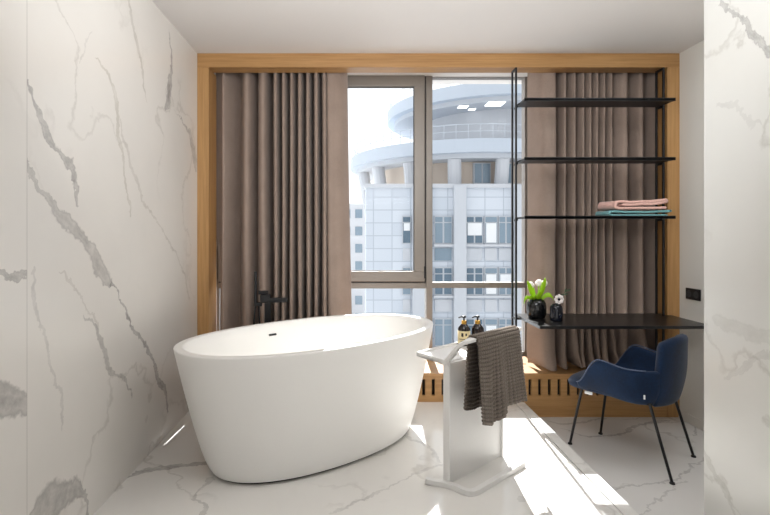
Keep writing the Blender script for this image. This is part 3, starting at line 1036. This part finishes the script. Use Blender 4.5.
# ------------------------------------------------------------------ outside
M_fascia = simple('pale_blue_cladding', srgb(184, 193, 204), .6, noise=.04, nscale=.4)  # outside colours from here on are lightened to imitate haze
M_soff = simple('grey_soffit', srgb(190, 194, 200), .8, noise=.03, nscale=.3)
M_conc = simple('pale_concrete', srgb(194, 197, 202), .85, noise=.05, nscale=.5)
M_beige = simple('beige_render', srgb(214, 200, 186), .85, noise=.04, nscale=.5)
M_fac = simple('pale_stone_facade', srgb(178, 183, 188), .8, noise=.05, nscale=.3)
nt = M_fac.node_tree; g = G(nt)
tc = nt.nodes.new('ShaderNodeTexCoord').outputs['Object']
mp = nt.nodes.new('ShaderNodeMapping'); mp.inputs['Rotation'].default_value = (PI / 2, 0, 0); nt.links.new(tc, mp.inputs['Vector'])
bk_ = nt.nodes.new('ShaderNodeTexBrick'); bk_.offset = 0
bk_.inputs['Scale'].default_value = 1; bk_.inputs['Brick Width'].default_value = 1.3; bk_.inputs['Row Height'].default_value = .9
bk_.inputs['Mortar Size'].default_value = .035
bk_.inputs['Color1'].default_value = srgb(206, 212, 220); bk_.inputs['Color2'].default_value = srgb(196, 203, 212); bk_.inputs['Mortar'].default_value = srgb(176, 184, 194)
nt.links.new(mp.outputs[0], bk_.inputs['Vector']); nt.links.new(bk_.outputs['Color'], nt.nodes['Principled BSDF'].inputs['Base Color'])
M_eglass2 = simple('outside_dark_glass', srgb(92, 112, 128), .15, .1, noise=.2, nscale=.5)
M_panel_glint = simple('outside_panel_glint', srgb(226, 228, 230), .8)  # white panels in one column; elsewhere painted glints on the windows
M_eglass = simple('outside_window_glass', srgb(126, 144, 158), .15, .1, noise=.15, nscale=.4)
M_eframe = simple('outside_window_frame', srgb(186, 190, 196), .6)
M_rail = simple('railing_steel', srgb(190, 196, 204), .5, .3)
M_ground = simple('street', srgb(190, 192, 194), .9, noise=.1, nscale=.1)
ZG = -15.0
struct('street_ground', bx(-120, 160, 8, 200, ZG - .5, ZG), M_ground)
tw = thing('round_building', 'large pale round building with two ring balconies outside the window', 'building', (12, 44, ZG))
def ringdisc(bm, cx_, cy_, r0, r1, za, zb_, n=96):
    prof = [(r0, za), (r1, za), (r1, zb_), (r0, zb_)]
    R = [[bm.verts.new((cx_ + r * math.cos(2 * PI * k / n), cy_ + r * math.sin(2 * PI * k / n), z)) for k in range(n)] for r, z in prof]
    for i in range(4):
        a, b_ = R[i], R[(i + 1) % 4]
        for k in range(n):
            j = (k + 1) % n
            bm.faces.new((a[k], a[j], b_[j], b_[k]))
def rail(parent, cx_, cy_, r, z0_):
    bm = nb()
    n = 72
    for hz in (.55, 1.05):
        tube(bm, [(cx_ + r * math.cos(2 * PI * k / n), cy_ + r * math.sin(2 * PI * k / n), z0_ + hz) for k in range(n + 1)], .025, 6)
    for k in range(n):
        a = 2 * PI * k / n
        tube(bm, [(cx_ + r * math.cos(a), cy_ + r * math.sin(a), z0_), (cx_ + r * math.cos(a), cy_ + r * math.sin(a), z0_ + 1.05)], .025, 5)
    obj('railing', bm, M_rail, parent)
LC = (9.9, 43.9); LR = 10.0; LZ = EYE + 6.25
UC = (12.4, 43.3); UR = 9.2; UZ = EYE + 10.35
bm = nb(); ringdisc(bm, LC[0], LC[1], 5, LR, LZ - .5, LZ + .45)
lo_ = obj('lower_ring', bm, M_fascia, tw)
bm = nb(); ringdisc(bm, LC[0], LC[1], 5, LR - .5, LZ - .85, LZ - .5); obj('soffit', bm, M_soff, lo_)
bm = nb(); ringdisc(bm, UC[0], UC[1], 5, UR, UZ - .45, UZ + .5)
up_ = obj('upper_ring', bm, M_fascia, tw)
bm = nb(); ringdisc(bm, UC[0], UC[1], 4, UR - .6, UZ - .8, UZ - .45); obj('soffit', bm, M_soff, up_)
M_lamp = simple('soffit_lamp', srgb(250, 250, 250), .4)
M_lamp.node_tree.nodes['Principled BSDF'].inputs['Emission Color'].default_value = (1, 1, 1, 1)
M_lamp.node_tree.nodes['Principled BSDF'].inputs['Emission Strength'].default_value = 1.5
for (px, py, s) in ((463, 107, .35), (472, 109.5, .25), (495, 104, .6)):
    yy = (UZ - .82 - EYE) * F / (VY - py)
    q = P(px, py, yy)
    obj('soffit_light', bx(q.x - s, q.x + s, q.y - s, q.y + s, UZ - .84, UZ - .80), M_lamp, up_)
rail(up_, UC[0], UC[1], UR - .25, UZ + .5)
rail(lo_, LC[0], LC[1], LR - .25, LZ + .45)
bm = nb(); lathe(bm, UC[0], UC[1], [(6.2, LZ + .4), (6.2, UZ - .7)], 64); obj('upper_drum', bm, M_conc, tw, smooth=False)
bm = nb(); lathe(bm, LC[0], LC[1], [(7.6, ZG), (7.6, LZ - .8)], 64); obj('lower_drum', bm, M_beige, tw)
for ang in (-172, -150, -128, -106, -84, -62, -40):
    a = math.radians(ang)
    bm = nb(); tube(bm, [(LC[0] + 8.2 * math.cos(a), LC[1] + 8.2 * math.sin(a), 2), (LC[0] + 9.0 * math.cos(a), LC[1] + 9.0 * math.sin(a), LZ - .8)], .5, 12)
    obj('column', bm, M_conc, tw)
for (px0, px1) in ((473, 490), (498, 512), (540, 556)):
    q0, q1 = P(px0, 184.5, 36.2), P(px1, 163, 36.2)
    w_ = obj('window', bx(q0.x, q1.x, 36.0, 36.8, q0.z, q1.z), M_eframe, tw)
    mx_ = (q0.x + q1.x) / 2
    bm = nb(); box(bm, q0.x + .08, mx_ - .05, 35.97, 36.2, q0.z + .1, q1.z - .1); box(bm, mx_ + .05, q1.x - .08, 35.97, 36.2, q0.z + .1, q1.z - .1)
    obj('pane', bm, M_eglass, w_)

fb = thing('office_building', 'pale stone office block with rows of windows below the round building', 'building', (8, 40, ZG))
Q = lambda px, py: P(px, py, 34.0)
xw = lambda px: Q(px, 0).x
zw = lambda py: Q(0, py).z
obj('facade', bx(xw(366), xw(640), 34.0, 35.9, ZG, zw(184.5)), M_fac, fb)
bm = nb(); box(bm, xw(364), xw(640), 33.8, 35.9, zw(188), zw(184))
obj('parapet', bm, M_conc, fb)
bm = nb()
for (a, b_) in ((453, 465), (412, 431), (513, 520)):
    box(bm, xw(a), xw(b_), 33.55, 34.0, ZG, zw(186))
obj('pilaster', bm, M_soff, fb)
for r in range(5):
    off = 51 * r
    for (a, b_) in ((434, 452), (465.5, 482.5), (484, 497), (498, 512.5), (521, 540), (542, 560), (402, 411)):
        z0_, z1_ = zw(244 + off), zw(216 + off)
        w_ = obj('window', bx(xw(a), xw(b_), 33.86, 34.05, z0_, z1_), M_eframe, fb)
        bm = nb()
        nb_ = 1 if b_ - a < 14 else 2
        for k in range(nb_):
            xa_ = xw(a) + (xw(b_) - xw(a)) * k / nb_; xb_ = xw(a) + (xw(b_) - xw(a)) * (k + 1) / nb_
            box(bm, xa_ + .06, xb_ - .06, 33.83, 33.9, z0_ + .08, z1_ - .5)
            box(bm, xa_ + .06, xb_ - .06, 33.83, 33.9, z1_ - .42, z1_ - .08)
        obj('pane', bm, random.choice((M_eglass, M_eglass, M_eglass2)), w_)
        if a == 484 or random.random() < .3:
            hgt = 1 if a == 484 else random.uniform(.3, .7)
            obj('panel_glint', bx(xw(a) + .1, xw(b_) - .1, 33.80, 33.828, z1_ - .5 - hgt * (z1_ - z0_ - .6), z1_ - .5), M_panel_glint, w_)
        obj('spandrel', bx(xw(a) + .05, xw(b_) - .05, 33.90, 34.05, z0_ - 1.15, z0_ - .3), random.choice((M_soff, M_eglass, M_conc)), w_)
    bm = nb(); box(bm, xw(433), xw(640), 33.75, 34.0, zw(246.5 + off), zw(244.2 + off)); obj('ledge', bm, M_conc, fb)
# far white houses
for (x0, x1, y0, top, lab) in ((-9, -1.5, 90, 204, 'white far apartment block behind the sash glass, left of the office block'),):
    pz = P(0, top, y0).z
    hb = thing('apartment_building', lab, 'building', ((x0 + x1) / 2, y0, ZG))
    obj('wall', bx(x0, x1 + 4, y0, y0 + 12, ZG, pz), M_conc, hb)
    for r in range(7):
        for c_ in range(5):
            wx = x0 + .8 + c_ * 2.2
            obj('window', bx(wx, wx + 1.3, y0 - .1, y0 + .1, pz - 2.6 - r * 3.2, pz - 1.0 - r * 3.2), M_eglass, hb)

# ------------------------------------------------------------------ light, world, camera
w = bpy.data.worlds.new('sky'); bpy.context.scene.world = w; w.use_nodes = True
nt = w.node_tree; g = G(nt)
bgn = nt.nodes['Background']
tc = nt.nodes.new('ShaderNodeTexCoord').outputs['Generated']
s_ = nt.nodes.new('ShaderNodeSeparateXYZ'); nt.links.new(tc, s_.inputs[0])
col = g.mix(g.m('MULTIPLY_ADD', s_.outputs[2], 1.0, 0.0, clamp=True), (1.0, .99, .98, 1), (.90, .95, 1.0, 1))
nt.links.new(col, bgn.inputs['Color'])
nt.links.new(g.m('MULTIPLY_ADD', g.m('MULTIPLY', s_.outputs[1], -1, clamp=True), -0.25, 1.15), bgn.inputs['Strength'])

sun = bpy.data.lights.new('sun', 'SUN'); sun.energy = 10.5; sun.angle = .009; sun.color = (1, .985, .96)
so_ = bpy.data.objects.new('sun', sun); C.objects.link(so_)
d = Vector((-.068, -1, -.98))
so_.rotation_euler = d.to_track_quat('-Z', 'Y').to_euler(); so_.location = (0, 20, 20)

ld = bpy.data.lights.new('nook_fill', 'AREA'); ld.shape = 'SQUARE'; ld.size = .8; ld.energy = 9; ld.color = (.95, .975, 1)  # added fill light out of view, brightens the desk nook
lo2 = bpy.data.objects.new('nook_fill', ld); C.objects.link(lo2); lo2.location = (1.95, 2.25, ZC - .02)

lu = bpy.data.lights.new('window_end_fill', 'AREA'); lu.shape = 'SQUARE'; lu.size = 1.1; lu.energy = 27; lu.color = (.95, .975, 1)  # added fill light above the view, brightens ceiling and curtains
lu2 = bpy.data.objects.new('window_end_fill', lu); C.objects.link(lu2); lu2.location = (.22, 1.15, 2.16)
lu2.rotation_euler = Vector((.08, .8, .62)).to_track_quat('-Z', 'Y').to_euler()

cam = bpy.data.cameras.new('camera'); co = bpy.data.objects.new('camera', cam); C.objects.link(co)
co.location = (0, 0, EYE); co.rotation_euler = (PI / 2, 0, 0)
cam.sensor_width = 36; cam.lens = 36 * F / 770
cam.shift_x = (385 - VX) / 770; cam.shift_y = -(257.5 - VY) / 770
cam.clip_start = .05; cam.clip_end = 500
sc = bpy.context.scene
sc.camera = co
vs_ = sc.view_settings
vs_.view_transform = 'Standard'; vs_.look = 'None'; vs_.gamma = 1; vs_.use_curve_mapping = False
vs_.exposure = 0.36
